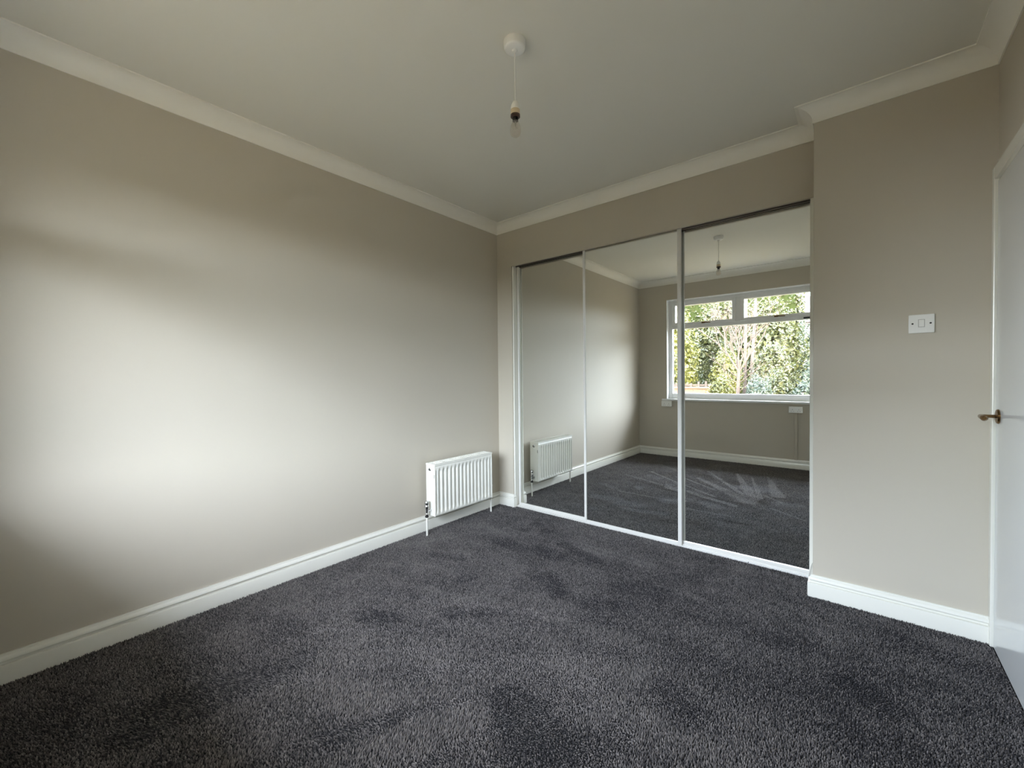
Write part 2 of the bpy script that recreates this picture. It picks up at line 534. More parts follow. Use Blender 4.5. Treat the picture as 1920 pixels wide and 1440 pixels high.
DARK = [(0.80, 1.45, 0.83, 1.50, .07, .05, .5), (0.70, 0.88, 0.82, 0.95, .08, .07, .5), (1.02, 1.16, 1.03, 1.20, .07, .06, .45),
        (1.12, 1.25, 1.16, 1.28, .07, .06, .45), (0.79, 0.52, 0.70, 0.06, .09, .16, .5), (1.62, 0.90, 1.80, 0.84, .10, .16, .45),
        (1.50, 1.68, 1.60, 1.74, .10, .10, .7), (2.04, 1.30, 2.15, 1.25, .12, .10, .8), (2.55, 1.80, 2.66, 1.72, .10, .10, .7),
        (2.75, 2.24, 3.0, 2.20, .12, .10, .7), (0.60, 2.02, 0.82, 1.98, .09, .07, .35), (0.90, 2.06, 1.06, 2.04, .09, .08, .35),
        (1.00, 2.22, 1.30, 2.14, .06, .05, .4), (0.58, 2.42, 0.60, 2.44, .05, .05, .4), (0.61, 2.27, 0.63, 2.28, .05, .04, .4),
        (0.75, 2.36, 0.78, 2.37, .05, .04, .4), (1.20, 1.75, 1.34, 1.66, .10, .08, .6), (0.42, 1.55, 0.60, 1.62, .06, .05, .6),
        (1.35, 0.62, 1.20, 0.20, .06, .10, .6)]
LIGHT = [(0.45, 2.22, 1.60, 2.26, .012, .02, .6), (1.05, 2.32, 1.62, 2.30, .012, .025, .6), (0.95, 1.34, 1.80, 1.52, .03, .07, .8),
         (0.90, 0.42, 1.30, 0.62, .10, .14, .8), (1.05, 0.10, 1.55, 0.72, .10, .12, .8), (1.50, 1.10, 1.90, 1.34, .08, .12, .9),
         (0.62, 1.20, 1.0, 1.30, .05, .05, .9), (1.70, 2.08, 1.95, 2.06, .03, .04, .7),
         ]
# broad areas brushed the other way, with the room's shade darkened in
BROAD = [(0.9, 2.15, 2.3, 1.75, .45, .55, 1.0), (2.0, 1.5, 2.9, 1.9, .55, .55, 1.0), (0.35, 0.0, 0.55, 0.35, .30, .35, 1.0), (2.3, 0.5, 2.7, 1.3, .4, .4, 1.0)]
# fan of vacuum strokes swept out towards the window
FAN = [
         (1.80, 1.38, 1.18, 0.74, .10, .03, .5), (1.82, 1.34, 1.16, 0.30, .04, .012, .4), (1.81, 1.26, 1.47, 0.24, .075, .018, .4),
         (1.86, 1.20, 1.64, 0.34, .035, .010, .4), (1.98, 1.02, 1.78, 0.20, .075, .014, .4), (1.72, 1.60, 1.05, 1.28, .040, .05, .4),
         (1.50, 1.40, 1.00, 1.02, .020, .010, .5), (1.79, 1.93, 1.35, 1.94, .010, .02, .6), (1.10, 1.05, 0.62, 0.66, .018, .028, .6),
         (2.25, 1.68, 2.0, 1.50, .015, .025, .7), (1.35, 1.72, 0.7, 1.70, .014, .02, .6), (0.95, 0.50, 0.55, 0.20, .05, .05, .8),
         (1.45, 1.15, 0.95, 0.75, .015, .02, .6), (0.95, 1.20, 0.45, 1.00, .02, .03, .7), (2.05, 1.25, 1.85, 1.05, .02, .012, .6)]


def build_carpet():
    sp = 0.0058
    gx, gy = np.meshgrid(np.arange(0.004, R - 0.012, sp), np.arange(W + 0.004, D + 0.015, sp))
    x, y = gx.ravel(), gy.ravel()
    x = x + rng.uniform(-.45, .45, x.size) * sp
    y = y + rng.uniform(-.45, .45, y.size) * sp
    keep = ~((x > XR - SK - 0.002) & (y > P - SK - 0.002)) & ~((x < NIB + SK) & (y > D - SK)) & (x > SK) & (y > W + SK) & (np.hypot(x - 0.10, y - 1.745) > 0.0125) & (np.hypot(x - 0.10, y - 2.450) > 0.0125) & ~((x > R - 0.022) & (y > 2.43))
    x, y = x[keep], y[keep]
    n = x.size
    base_n = 0.55 * (vnoise(x, y, 2.3, 1) - 0.5) + 0.45 * (vnoise(x, y, 6.5, 2) - 0.5) + 0.35 * (vnoise(x * 0.5 + y, y * 2.5 - x, 4.0, 3) - 0.5)
    dark, light, fan = np.zeros(n), np.zeros(n), np.zeros(n)
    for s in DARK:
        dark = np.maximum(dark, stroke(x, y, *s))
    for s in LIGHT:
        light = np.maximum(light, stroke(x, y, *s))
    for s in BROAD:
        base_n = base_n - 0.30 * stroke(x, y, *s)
    for s in FAN:
        fan = np.maximum(fan, stroke(x, y, *s))
    # lean of each tuft: + is brushed away from the window, - towards it
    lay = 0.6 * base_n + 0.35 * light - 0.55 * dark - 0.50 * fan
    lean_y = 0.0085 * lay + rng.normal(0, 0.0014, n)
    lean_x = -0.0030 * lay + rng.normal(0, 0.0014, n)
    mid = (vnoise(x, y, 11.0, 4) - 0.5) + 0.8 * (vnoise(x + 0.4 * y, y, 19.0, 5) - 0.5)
    nap = 0.62 * base_n + 0.24 * mid + 0.16 * light - 0.30 * dark + 0.05 * fan       # brushed pile tone, its shading put into the colour
    h = 0.0085 + rng.uniform(-.0015, .0015, n)
    rad = sp * rng.uniform(0.50, 0.66, n)
    ang = rng.uniform(0, math.pi / 2, n)
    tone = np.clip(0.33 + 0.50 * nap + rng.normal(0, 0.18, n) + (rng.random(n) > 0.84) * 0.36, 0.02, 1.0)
    V = np.empty((n, 5, 3))
    for k in range(4):
        a = ang + k * math.pi / 2
        V[:, k, 0] = x + rad * np.cos(a)
        V[:, k, 1] = y + rad * np.sin(a)
        V[:, k, 2] = 0.0005
    V[:, 4, 0] = x + lean_x
    V[:, 4, 1] = y + lean_y
    V[:, 4, 2] = h
    base = (np.arange(n) * 5)[:, None, None]
    F = (np.array([[0, 1, 4], [1, 2, 4], [2, 3, 4], [3, 0, 4]])[None] + base).reshape(-1)
    me = bpy.data.meshes.new('carpet')
    me.vertices.add(n * 5)
    me.vertices.foreach_set('co', V.ravel())
    me.loops.add(F.size)
    me.loops.foreach_set('vertex_index', F)
    me.polygons.add(n * 4)
    me.polygons.foreach_set('loop_start', np.arange(0, n * 12, 3))
    me.polygons.foreach_set('use_smooth', np.ones(n * 4, dtype=bool))
    at = me.attributes.new('yarn_tone_shade', 'FLOAT', 'POINT')
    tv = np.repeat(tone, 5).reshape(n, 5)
    tv[:, :4] *= 0.35  # tuft feet darkened in the colour for the shade between tufts
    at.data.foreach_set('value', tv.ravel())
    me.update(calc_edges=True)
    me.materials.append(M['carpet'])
    o = bpy.data.objects.new('carpet', me)
    COL.objects.link(o)
    return o


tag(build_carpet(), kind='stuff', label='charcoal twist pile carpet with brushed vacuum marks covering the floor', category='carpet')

# ------------------------------------------------------------------ sliding mirror doors
boxes_t = empty('wardrobe_track', (1.27, D + 0.05, 0), label='white floor track under the mirrored sliding doors', category='track')
TX0, TX1 = NIB + 0.002, XR - 0.004
boxes('bottom_track', [(TX0, D + 0.020, 0.0, TX1, D + 0.090, 0.005), (TX0, D + 0.020, 0.005, TX1, D + 0.0235, 0.013),
                       (TX0, D + 0.050, 0.005, TX1, D + 0.0535, 0.013), (TX0, D + 0.0865, 0.005, TX1, D + 0.090, 0.013)], M['alu'], boxes_t, bevel=0.001)
bm = bmesh.new()
lathe(bm, [(0.0035, 0), (0.003, 0.0015)], 10, place((2.055, D + 0.0203, 0.0085), (0, -1, 0)))
obj('screw', bm, M['dark'], boxes_t)
t2 = boxes('ceiling_track', [(TX0, D + 0.023, OT + 0.040, TX1, D + 0.098, OT + 0.045), (TX0, D + 0.053, OT - 0.001, TX1, D + 0.062, OT + 0.040)], M['track'])
tag(t2, label='top track, coloured dark for the shade, half hidden behind the wall above the mirror doors', category='track')
tag(boxes('door_jamb', [(NIB, D + 0.008, 0.0, NIB + 0.015, D + 0.016, OT), (NIB, D + 0.016, 0.0, NIB + 0.005, D + 0.092, OT + 0.03)], M['gloss'], bevel=0.002),
    label='slim white jamb strip left of the mirror doors', category='jamb', kind='structure')
tag(boxes('door_jamb', [(XR - 0.030, D + 0.010, 0.0, XR, D + 0.092, OT + 0.03)], M['gloss'], bevel=0.002),
    label='slim white jamb strip right of the mirror doors', category='jamb', kind='structure')


def mirror_door(x0, x1, y, label, wl=0.018, wr=0.018):
    """y: front face of the mirror"""
    t = empty('mirror_door', ((x0 + x1) / 2, y, 0.006), label=label, category='sliding door', group='mirrored sliding wardrobe doors')
    z0, z1 = 0.0075, OT + 0.030
    boxes('mirror_panel', [(x0 + 0.004, y, z0 + 0.006, x1 - 0.004, y + 0.005, z1 - 0.004)], M['mirror'], t)
    for a, b in ((x0, x0 + wl), (x1 - wr, x1)):
        boxes('stile', [(a, y - 0.007, z0, b, y + 0.014, z1)], M['alu'], t, bevel=0.003, seg=3)
    boxes('bottom_rail', [(x0 + wl, y - 0.006, z0, x1 - wr, y + 0.012, 0.029)], M['alu'], t, bevel=0.002)
    boxes('top_rail', [(x0 + wl, y - 0.005, z1 - 0.022, x1 - wr, y + 0.012, z1)], M['alu'], t, bevel=0.002)
    return t


MF, MB = D + 0.036, D + 0.071
mirror_door(NIB + 0.009, 0.936, MB, 'mirrored sliding door at the corner with the radiator reflected low in it', 0.019)
mirror_door(0.884, 1.646, MF, 'middle mirrored sliding door standing in front of its two neighbours', 0.018, 0.025)
mirror_door(1.602, XR - 0.030, MB, 'mirrored sliding door beside the pier with most of the window reflected in it', 0.018, 0.005)

# ------------------------------------------------------------------ radiator
RY0, RY1, RZ0, RZ1 = 1.783, 2.412, 0.138, 0.535
RX = 0.052                         # gap between the wall and the back of the radiator
RXF = RX + 0.100
ra = empty('radiator', (RX + 0.05, (RY0 + RY1) / 2, 0), label='small white double panel radiator on the long wall', category='radiator')


def fluted(name, xf, sign, parent):
    """ribbed steel panel; xf is the x of its rim, flutes pressed in on the sign side"""
    ny, nz = 15 * 12 + 9, 34
    bm = bmesh.new()
    L = RY1 - RY0
    grid = []
    for j in range(nz):
        v = j / (nz - 1)
        z = RZ0 + v * (RZ1 - 0.012 - RZ0)
        row = []
        for i in range(ny):
            u = i / (ny - 1)
            y = RY0 + u * L
            s = (u * L - 0.012) / (L - 0.024) * 15.0          # 15 flutes
            dep = 0.0
            if 0 < s < 15:
                f = s - math.floor(s)
                g = 0.5 + 0.5 * math.cos(2 * math.pi * f)      # 1 in the groove, 0 on the rib
                g = min(1.0, max(0.0, (g - 0.28) / 0.5))
                zz = min(z - (RZ0 + 0.028 + 0.022 * (1 - g)), (RZ1 - 0.048 - 0.012 * (1 - g)) - z) / 0.014
                m_ = max(0.0, min(1.0, zz + 0.5))
                m_ = m_ * m_ * (3 - 2 * m_)
                dep = 0.0110 * (0.15 + 0.85 * g) * m_
            # rim rolled back at the edges
            e = min(z - RZ0, RZ1 - 0.012 - z, y - RY0, RY1 - y)
            dep += 0.004 * max(0.0, 1 - e / 0.004) ** 2
            row.append(bm.verts.new((xf - sign * dep, y, z)))
        grid.append(row)
    for a, b in zip(grid, grid[1:]):
        for i in range(ny - 1):
            bm.faces.new((a[i], a[i + 1], b[i + 1], b[i]))
    o = obj(name, bm, M['radiator'], parent, smooth='all')
    sd = o.modifiers.new('thickness', 'SOLIDIFY')
    sd.thickness = 0.0025
    sd.offset = -1 if sign > 0 else 1
    return o


fluted('front_panel', RXF, 1, ra)
fluted('back_panel', RX + 0.018, -1, ra)
for y in (RY0, RY1 - 0.003):
    boxes('end_panel', [(RX, y - 0.0015, RZ0 + 0.004, RXF + 0.001, y + 0.003, RZ1 - 0.010)], M['radiator'], ra, bevel=0.0012)
# top grille: rim and bars with open slots between
bars = [(RX - 0.001, RY0 - 0.002, RZ1 - 0.014, RX + 0.010, RY1 + 0.002, RZ1), (RXF - 0.008, RY0 - 0.002, RZ1 - 0.014, RXF + 0.002, RY1 + 0.002, RZ1),
        (RX + 0.010, RY0 - 0.002, RZ1 - 0.014, RXF - 0.008, RY0 + 0.010, RZ1), (RX + 0.010, RY1 - 0.010, RZ1 - 0.014, RXF - 0.008, RY1 + 0.002, RZ1),
        (RX + 0.047, RY0 + 0.01, RZ1 - 0.010, RX + 0.053, RY1 - 0.01, RZ1 - 0.001)]
nb = 36
for k in range(1, nb):
    yy = RY0 + 0.010 + (RY1 - RY0 - 0.020) * k / nb
    wd = 0.014 if k % 6 == 0 else 0.0045
    bars.append((RX + 0.010, yy - wd / 2, RZ1 - 0.008, RXF - 0.008, yy + wd / 2, RZ1 - 0.0005))
boxes('top_grille', bars, M['radiator'], ra)
bm = bmesh.new()
box(bm, RX + 0.03, RY0 + 0.02, RZ0 + 0.03, RX + 0.065, RY1 - 0.02, RZ1 - 0.05)
obj('convector_fins', bm, M['radiator'], ra)
VX = 0.100
for sgn, ye, yp in ((-1, RY0, 1.745), (1, RY1, 2.450)):
    # plug with bleed screw near the top of each end, clip below it
    bm = bmesh.new()
    lathe(bm, [(0.0145, 0), (0.0145, 0.005), (0.011, 0.007)], 6, place((VX, ye + sgn * 0.001, 0.492), (0, sgn, 0)))
    av = obj('air_vent', bm, M['chrome'], ra, bevel=0.001)
    bm = bmesh.new()
    lathe(bm, [(0.0065, 0), (0.006, 0.006), (0.003, 0.008)], 10, place((VX, ye + sgn * 0.0075, 0.492), (0, sgn, 0)))
    obj('bleed_screw', bm, M['dark'], av)
    boxes('end_clip', [(RXF - 0.009, min(ye + sgn * 0.0005, ye + sgn * 0.0025), 0.428, RXF - 0.003, max(ye + sgn * 0.0005, ye + sgn * 0.0025), 0.456)], M['chrome'], ra)
    # valve: vertical body, tail into the radiator, cap, nut and pipe
    O = Matrix.Translation((VX, yp, 0.030))
    bm = bmesh.new()
    lathe(bm, [(0.011, 0.122), (0.0125, 0.126), (0.0125, 0.138), (0.010, 0.141), (0.0105, 0.150), (0.0135, 0.158), (0.0135, 0.170), (0.009, 0.174)], 16, O)
    va = obj('radiator_valve', bm, M['chrome'], ra, smooth=True)
    gap = abs(ye - yp)
    bm = bmesh.new()
    lathe(bm, [(0.0085, 0), (0.0085, gap * 0.45), (0.0135, gap * 0.47), (0.0135, gap * 0.78), (0.010, gap * 0.80), (0.010, gap + 0.004)], 14,
          place((VX, yp, 0.182), (0, -sgn, 0)))
    obj('tail_nut', bm, M['chrome'], va, smooth=True)
    bm = bmesh.new()
    lathe(bm, [(0.0105, 0.174), (0.0165, 0.177), (0.0180, 0.184), (0.0180, 0.196), (0.0150, 0.200), (0.0150, 0.203), (0.0175, 0.206),
               (0.0175, 0.222), (0.014, 0.229), (0.006, 0.231)], 18, O)
    obj('valve_cap', bm, M['chrome'], va, smooth=True)
    bm = bmesh.new()
    lathe(bm, [(0.0125, 0.108), (0.0135, 0.110), (0.0135, 0.122), (0.011, 0.124)], 6, O)
    obj('compression_nut', bm, M['dark'], va)
    bm = bmesh.new()
    lathe(bm, [(0.0076, 0.0), (0.0076, 0.142)], 14, Matrix.Translation((VX, yp, 0)))
    obj('pipe', bm, M['gloss'], ra, smooth=True)
for y in (RY0 + 0.10, RY1 - 0.13):
    boxes('wall_bracket', [(0.0, y, 0.22, RX + 0.012, y + 0.03, 0.47)], M['radiator'], ra)

# ------------------------------------------------------------------ pendant lamp
LX, LY = 1.485, 1.131
la = empty('pendant_lamp', (LX, LY, H), label='bare bulb hanging on a white flex from a round ceiling rose', category='lamp')
T = Matrix.Translation((LX, LY, 0))
bm = bmesh.new()
lathe(bm, [(0.0455, H), (0.0455, H - 0.010), (0.0440, H - 0.026), (0.0415, H - 0.031), (0.036, H - 0.034), (0.012, H - 0.036), (0.009, H - 0.044), (0.004, H - 0.046)], 40, T)
obj('ceiling_rose', bm, M['plastic'], la, smooth=True)
bm = bmesh.new()
tube(bm, [(LX, LY, H - 0.045), (LX + 0.0008, LY, 2.45), (LX, LY + 0.0005, 2.322)], 0.0030, 8)
obj('flex', bm, M['plastic'], la, smooth=True)
bm = bmesh.new()
lathe(bm, [(0.004, 2.328), (0.010, 2.324), (0.0165, 2.310), (0.0185, 2.300), (0.0185, 2.292), (0.0172, 2.291)], 24, T)
hd = obj('lamp_holder', bm, M['plastic'], la, smooth=True)
bm = bmesh.new()
lathe(bm, [(0.0175, 2.2915), (0.0190, 2.290), (0.0190, 2.271), (0.0180, 2.270)], 24, T)
obj('holder_skirt', bm, M['plastic_old'], hd, smooth=True)
bm = bmesh.new()
lathe(bm, [(0.0180, 2.271), (0.0198, 2.270), (0.0198, 2.261), (0.0170, 2.259)], 24, T)
obj('holder_ring', bm, M['brown'], hd, smooth=True)
bm = bmesh.new()
lathe(bm, [(0.0105, 2.262), (0.0115, 2.259), (0.0115, 2.247), (0.0125, 2.245)], 20, T)
bc = obj('bulb_cap', bm, M['dark'], la, smooth=True)
prof = [(0.0115, 2.2455), (0.0135, 2.239), (0.0170, 2.231), (0.0205, 2.222), (0.0225, 2.212), (0.0230, 2.204), (0.0220, 2.195), (0.0185, 2.187), (0.0125, 2.1825), (0.0050, 2.1805), (0.0, 2.1804)]
bm = bmesh.new()
lathe(bm, prof, 28, T, cap=False)
bl = obj('bulb', bm, M['bulb'], la, smooth='all')
bm = bmesh.new()
lathe(bm, [(0.0045, 2.245), (0.0030, 2.232), (0.0012, 2.222)], 10, T)
tube(bm, [(LX - 0.010, LY, 2.211), (LX - 0.004, LY, 2.215), (LX, LY + 0.002, 2.212), (LX + 0.004, LY, 2.215), (LX + 0.010, LY, 2.211)], 0.0006, 5)
tube(bm, [(LX, LY, 2.224), (LX - 0.010, LY, 2.211)], 0.0005, 5)
tube(bm, [(LX, LY, 2.224), (LX + 0.010, LY, 2.211)], 0.0005, 5)
obj('filament', bm, M['chrome'], bl)

# ------------------------------------------------------------------ switch, sockets, trunking
sx0, sx1, sz0, sz1 = 2.763, 2.850, 1.367, 1.453
sw = empty('light_switch', ((sx0 + sx1) / 2, P, sz0), label='white single rocker light switch on the wall between the mirrors and the door', category='switch')
boxes('faceplate', [(sx0, P - 0.009, sz0, sx1, P, sz1)], M['plastic'], sw, bevel=0.003)
cx, cz = (sx0 + sx1) / 2, (sz0 + sz1) / 2 + 0.002
boxes('rocker_gap_shade', [(cx - 0.0112, P - 0.0094, cz - 0.0182, cx + 0.0112, P - 0.008, cz + 0.0182)], M['gap'], sw, bevel=0.0004)  # grey plate paints the shadow line round the rocker
bm = bmesh.new()
vs_ = [bm.verts.new(c) for c in ((cx - 0.009, P - 0.0105, cz + 0.016), (cx + 0.009, P - 0.0105, cz + 0.016), (cx + 0.009, P - 0.0135, cz - 0.016), (cx - 0.009, P - 0.0135, cz - 0.016),
                                 (cx - 0.009, P - 0.008, cz + 0.016), (cx + 0.009, P - 0.008, cz + 0.016), (cx + 0.009, P - 0.008, cz - 0.016), (cx - 0.009, P - 0.008, cz - 0.016))]
for f in ((0, 1, 2, 3), (4, 7, 6, 5), (0, 4, 5, 1), (1, 5, 6, 2), (2, 6, 7, 3), (3, 7, 4, 0)):
    bm.faces.new([vs_[i] for i in f])
obj('rocker', bm, M['plastic'], sw, bevel=0.0008)
for sgn in (-1, 1):
    bm = bmesh.new()
    lathe(bm, [(0.0040, 0), (0.0036, 0.0012), (0.001, 0.0016)], 14, place((cx + sgn * 0.0302, P - 0.0088, cz - 0.001), (0, -1, 0)))
    obj('screw', bm, M['dark'], sw)


def socket(x0, z0, label):
    so = empty('wall_socket', (x0 + 0.073, W, z0), label=label, category='socket', group='double sockets under the window')
    boxes('back_box', [(x0 + 0.001, W, z0 + 0.001, x0 + 0.145, W + 0.028, z0 + 0.077)], M['plastic'], so, bevel=0.002)
    boxes('faceplate', [(x0, W + 0.028, z0, x0 + 0.146, W + 0.037, z0 + 0.079)], M['plastic'], so, bevel=0.003)
    for k in (0.040, 0.106):
        boxes('rocker', [(x0 + k - 0.006, W + 0.036, z0 + 0.054, x0 + k + 0.006, W + 0.040, z0 + 0.070)], M['plastic'], so, bevel=0.001)
        boxes('pin_holes', [(x0 + k - 0.002, W + 0.0365, z0 + 0.034, x0 + k + 0.002, W + 0.0375, z0 + 0.044),
                            (x0 + k - 0.015, W + 0.0365, z0 + 0.018, x0 + k - 0.008, W + 0.0375, z0 + 0.022),
                            (x0 + k + 0.008, W + 0.0365, z0 + 0.018, x0 + k + 0.015, W + 0.0375, z0 + 0.022)], M['dark'], so)
    return so


socket(0.350, 0.727, 'white double socket tucked under the left end of the window sill, seen in the mirror')
socket(1.905, 0.700, 'white double socket above the vertical cable trunking under the window, seen in the mirror')
tag(boxes('cable_trunking', [(1.965, W, 0.117, 1.995, W + 0.022, 0.700)], M['wall'], bevel=0.002),
    label='painted cable trunking running from a socket down to the skirting', category='trunking')

# ------------------------------------------------------------------ garden
GZ = -0.35
struct(boxes('ground', [(-30, -60, GZ - 0.1, 30, W - 0.25, GZ)], M['soil']), 'garden ground beyond the window')


def leaf_mesh(name, n, radii, size, seed, shell=0.55, lump=0.30):
    """n folded leaves scattered through a lumpy ellipsoid whose bottom sits at z = 0"""
    r = np.random.default_rng(seed)
    dirs = r.normal(size=(n, 3))
    dirs /= np.linalg.norm(dirs, axis=1)[:, None]
    lobes = r.normal(size=(14, 3))
    lobes /= np.linalg.norm(lobes, axis=1)[:, None]
    bulge = np.max(np.exp(6.0 * (dirs @ lobes.T - 1.0)), axis=1)
    rr = (shell + (1 - shell) * r.random(n) ** 0.6) * (1 - lump + lump * bulge)
    c = dirs * rr[:, None] * np.array(radii)
    c[:, 2] += radii[2]
    c[:, 2] = np.maximum(c[:, 2], 0.03)
    nn = dirs + r.normal(size=(n, 3)) * 0.8
    nn /= np.linalg.norm(nn, axis=1)[:, None]
    t = np.cross(nn, r.normal(size=(n, 3)))
    t /= np.linalg.norm(t, axis=1)[:, None]
    b = np.cross(nn, t)
    s = size * (r.uniform(0.6, 1.3, n) * np.where(rr < shell + 0.12, 2.4, 1.0))[:, None]
    V = np.empty((n, 4, 3))
    V[:, 0] = c - t * s * 0.5
    V[:, 1] = c + b * s * 0.26 + nn * s * 0.08
    V[:, 2] = c + t * s * 0.5
    V[:, 3] = c - b * s * 0.26 + nn * s * 0.08
    F = (np.array([[0, 1, 2], [0, 2, 3]])[None] + (np.arange(n) * 4)[:, None, None]).reshape(-1)
    me = bpy.data.meshes.new(name)
    me.vertices.add(n * 4)
    me.vertices.foreach_set('co', V.ravel())
    me.loops.add(F.size)
    me.loops.foreach_set('vertex_index', F)
    me.polygons.add(n * 2)
    me.polygons.foreach_set('loop_start', np.arange(0, n * 6, 3))
    at = me.attributes.new('leaf_tone', 'FLOAT', 'POINT')
    at.data.foreach_set('value', np.repeat(np.clip(r.beta(1.6, 1.8, n) , 0, 1), 4))
    me.update(calc_edges=True)
    return me


def shrub(name, x, y, radii, n, size, mat, seed, label, cat, stem_h=0.5, group=None, z0=GZ):
    t = empty(name, (x, y, z0), label=label, category=cat)
    if group:
        t['group'] = group
    me = leaf_mesh('foliage', n, radii, size, seed)
    me.materials.append(M[mat])
    f = bpy.data.objects.new('foliage', me)
    COL.objects.link(f)
    f.parent = t
    f.location = (0, 0, stem_h * 0.35)
    f['kind'] = 'stuff'
    r = random.Random(seed)
    bm = bmesh.new()
    for k in range(4):
        a = r.uniform(0, 6.28)
        d = Vector((math.cos(a) * radii[0] * 0.5, math.sin(a) * radii[1] * 0.5, radii[2] * 1.2))
        tube(bm, [(x, y, z0), (x + d.x * 0.35, y + d.y * 0.35, z0 + d.z * 0.5), (x + d.x, y + d.y, z0 + d.z)], [0.05 * radii[2], 0.03 * radii[2], 0.01], 6)
    obj('stems', bm, M['trunk'], t)
    return t


# evergreen mass at the end of the garden: two staggered rows
shrub('evergreen_tree', -2.55, -8.4, (1.25, 0.8, 2.0), 6500, 0.10, 'leaf_yellow', 21, 'yellow green tree at the far end of the garden, seen through the window', 'tree')
shrub('evergreen_tree', 0.30, -9.2, (1.35, 0.8, 2.0), 7500, 0.10, 'leaf_green', 23, 'dense evergreen behind the pair of pale trunks', 'tree')
shrub('evergreen_tree', -1.30, -11.4, (1.5, 0.9, 2.35), 7000, 0.10, 'leaf_green', 22, 'mid green evergreen in the back row behind the bare tree', 'tree')
shrub('evergreen_tree', 1.80, -11.2, (1.4, 0.9, 1.70), 6500, 0.10, 'leaf_blue', 24, 'blue green evergreen below the slate roof', 'tree')
shrub('evergreen_tree', -4.6, -11.6, (1.5, 0.9, 2.4), 4000, 0.12, 'leaf_green', 26, 'evergreen in the far corner of the garden', 'tree')


def hedge(x0, y0, x1, y1, ht, th, n, size, seed, label):
    """clipped conifer hedge: a dense woody core with a coat of leaves"""
    L = math.hypot(x1 - x0, y1 - y0)
    t = empty('boundary_hedge', ((x0 + x1) / 2, (y0 + y1) / 2, GZ), label=label, category='hedge')
    ang = math.atan2(y1 - y0, x1 - x0)
    t.rotation_euler = (0, 0, ang)
    me = leaf_mesh('foliage', n, (1, 1, 1), size, seed, shell=0.86, lump=0.0)
    co = np.empty(len(me.vertices) * 3)
    me.vertices.foreach_get('co', co)
    co = co.reshape(-1, 4, 3)
    c = co.mean(axis=1, keepdims=True)
    rel = co - c
    d = (c - np.array([0, 0, 1.0]))
    d = d / np.max(np.abs(d), axis=2, keepdims=True) * np.random.default_rng(seed).uniform(0.93, 1.06, (len(d), 1, 1))
    c2 = d * np.array([L / 2, th / 2, ht / 2]) + np.array([0, 0, ht / 2])
    me.vertices.foreach_set('co', (c2 + rel).ravel())
    me.update()
    me.materials.append(M['leaf_green'])
    f = bpy.data.objects.new('foliage', me)
    COL.objects.link(f)
    f.parent = t
    f['kind'] = 'stuff'
    bm = bmesh.new()
    box(bm, -L / 2 + 0.06, -th / 2 + 0.05, 0, L / 2 - 0.06, th / 2 - 0.05, ht - 0.06)
    bmesh.ops.subdivide_edges(bm, edges=bm.edges[:], cuts=5, use_grid_fill=True)
    q = random.Random(seed)
    for v in bm.verts:
        v.co += Vector((q.uniform(-.04, .04), q.uniform(-.04, .04), q.uniform(-.04, .04)))
    me2 = bpy.data.meshes.new('branch_core')
    bm.to_mesh(me2)
    bm.free()
    me2.materials.append(M['hedge_core'])
    o = bpy.data.objects.new('branch_core', me2)
    COL.objects.link(o)
    o.parent = t


hedge(-6.5, -13.4, 0.75, -13.4, 4.95, 0.9, 32000, 0.05, 51, 'tall clipped conifer hedge closing the far end of the garden')
hedge(14.0, -24.0, 14.0, 3.0, 3.9, 1.2, 6000, 0.14, 52, 'unseen tall conifer screen added at the side to cut off the low sky')  # added out of view; its height sets where the low sky is cut
hedge(1.9, -14.6, 12.5, -14.6, 2.75, 0.9, 14000, 0.06, 53, 'lower clipped hedge at the far end of the garden, below the open sky')
# middle shrubs
shrub('shrub', -1.55, -7.1, (0.62, 0.40, 1.45), 3000, 0.07, 'leaf_yellow', 31, 'tall yellow green shrub above the brick wall', 'shrub')
shrub('shrub', -0.35, -7.3, (0.52, 0.40, 1.15), 2600, 0.06, 'leaf_yellow', 32, 'yellow green shrub left of the bare tree', 'shrub')
shrub('shrub', 0.80, -6.9, (0.60, 0.45, 1.25), 3200, 0.06, 'leaf_green', 33, 'leafy shrub right of the bare tree', 'shrub')
shrub('shrub', 2.0, -6.5, (0.55, 0.45, 1.12), 3000, 0.06, 'leaf_blue', 34, 'blue green shrub behind the yellow flowers', 'shrub')
# front bushes below the sill line of sight
shrub('bush', 0.22, -4.25, (0.33, 0.33, 0.74), 2600, 0.05, 'leaf_yellow', 41, 'bright yellow green bush beside the brick wall', 'bush')
shrub('bush', 0.93, -4.35, (0.34, 0.34, 0.70), 2800, 0.05, 'leaf_blue', 42, 'variegated bush at the foot of the bare tree, right of the bright green one', 'bush')
shrub('bush', 1.24, -4.95, (0.31, 0.31, 0.80), 2800, 0.05, 'leaf_green', 43, 'rounded green bush in the middle of the front bed', 'bush')
shrub('bush', 1.76, -4.55, (0.34, 0.34, 0.70), 2600, 0.05, 'leaf_blue', 44, 'grey green bush beside the yellow flowers', 'bush')
fl = shrub('flowering_plant', 2.10, -4.05, (0.12, 0.12, 0.26), 500, 0.045, 'petal', 45, 'bright yellow flowers at the edge of the front bed', 'flower', z0=0.325, stem_h=0)
tag(boxes('flower_trough', [(2.0, -4.25, GZ, 2.6, -3.85, 0.31)], M['rockery'], bevel=0.03), label='stone trough that holds the yellow flowers', category='planter')


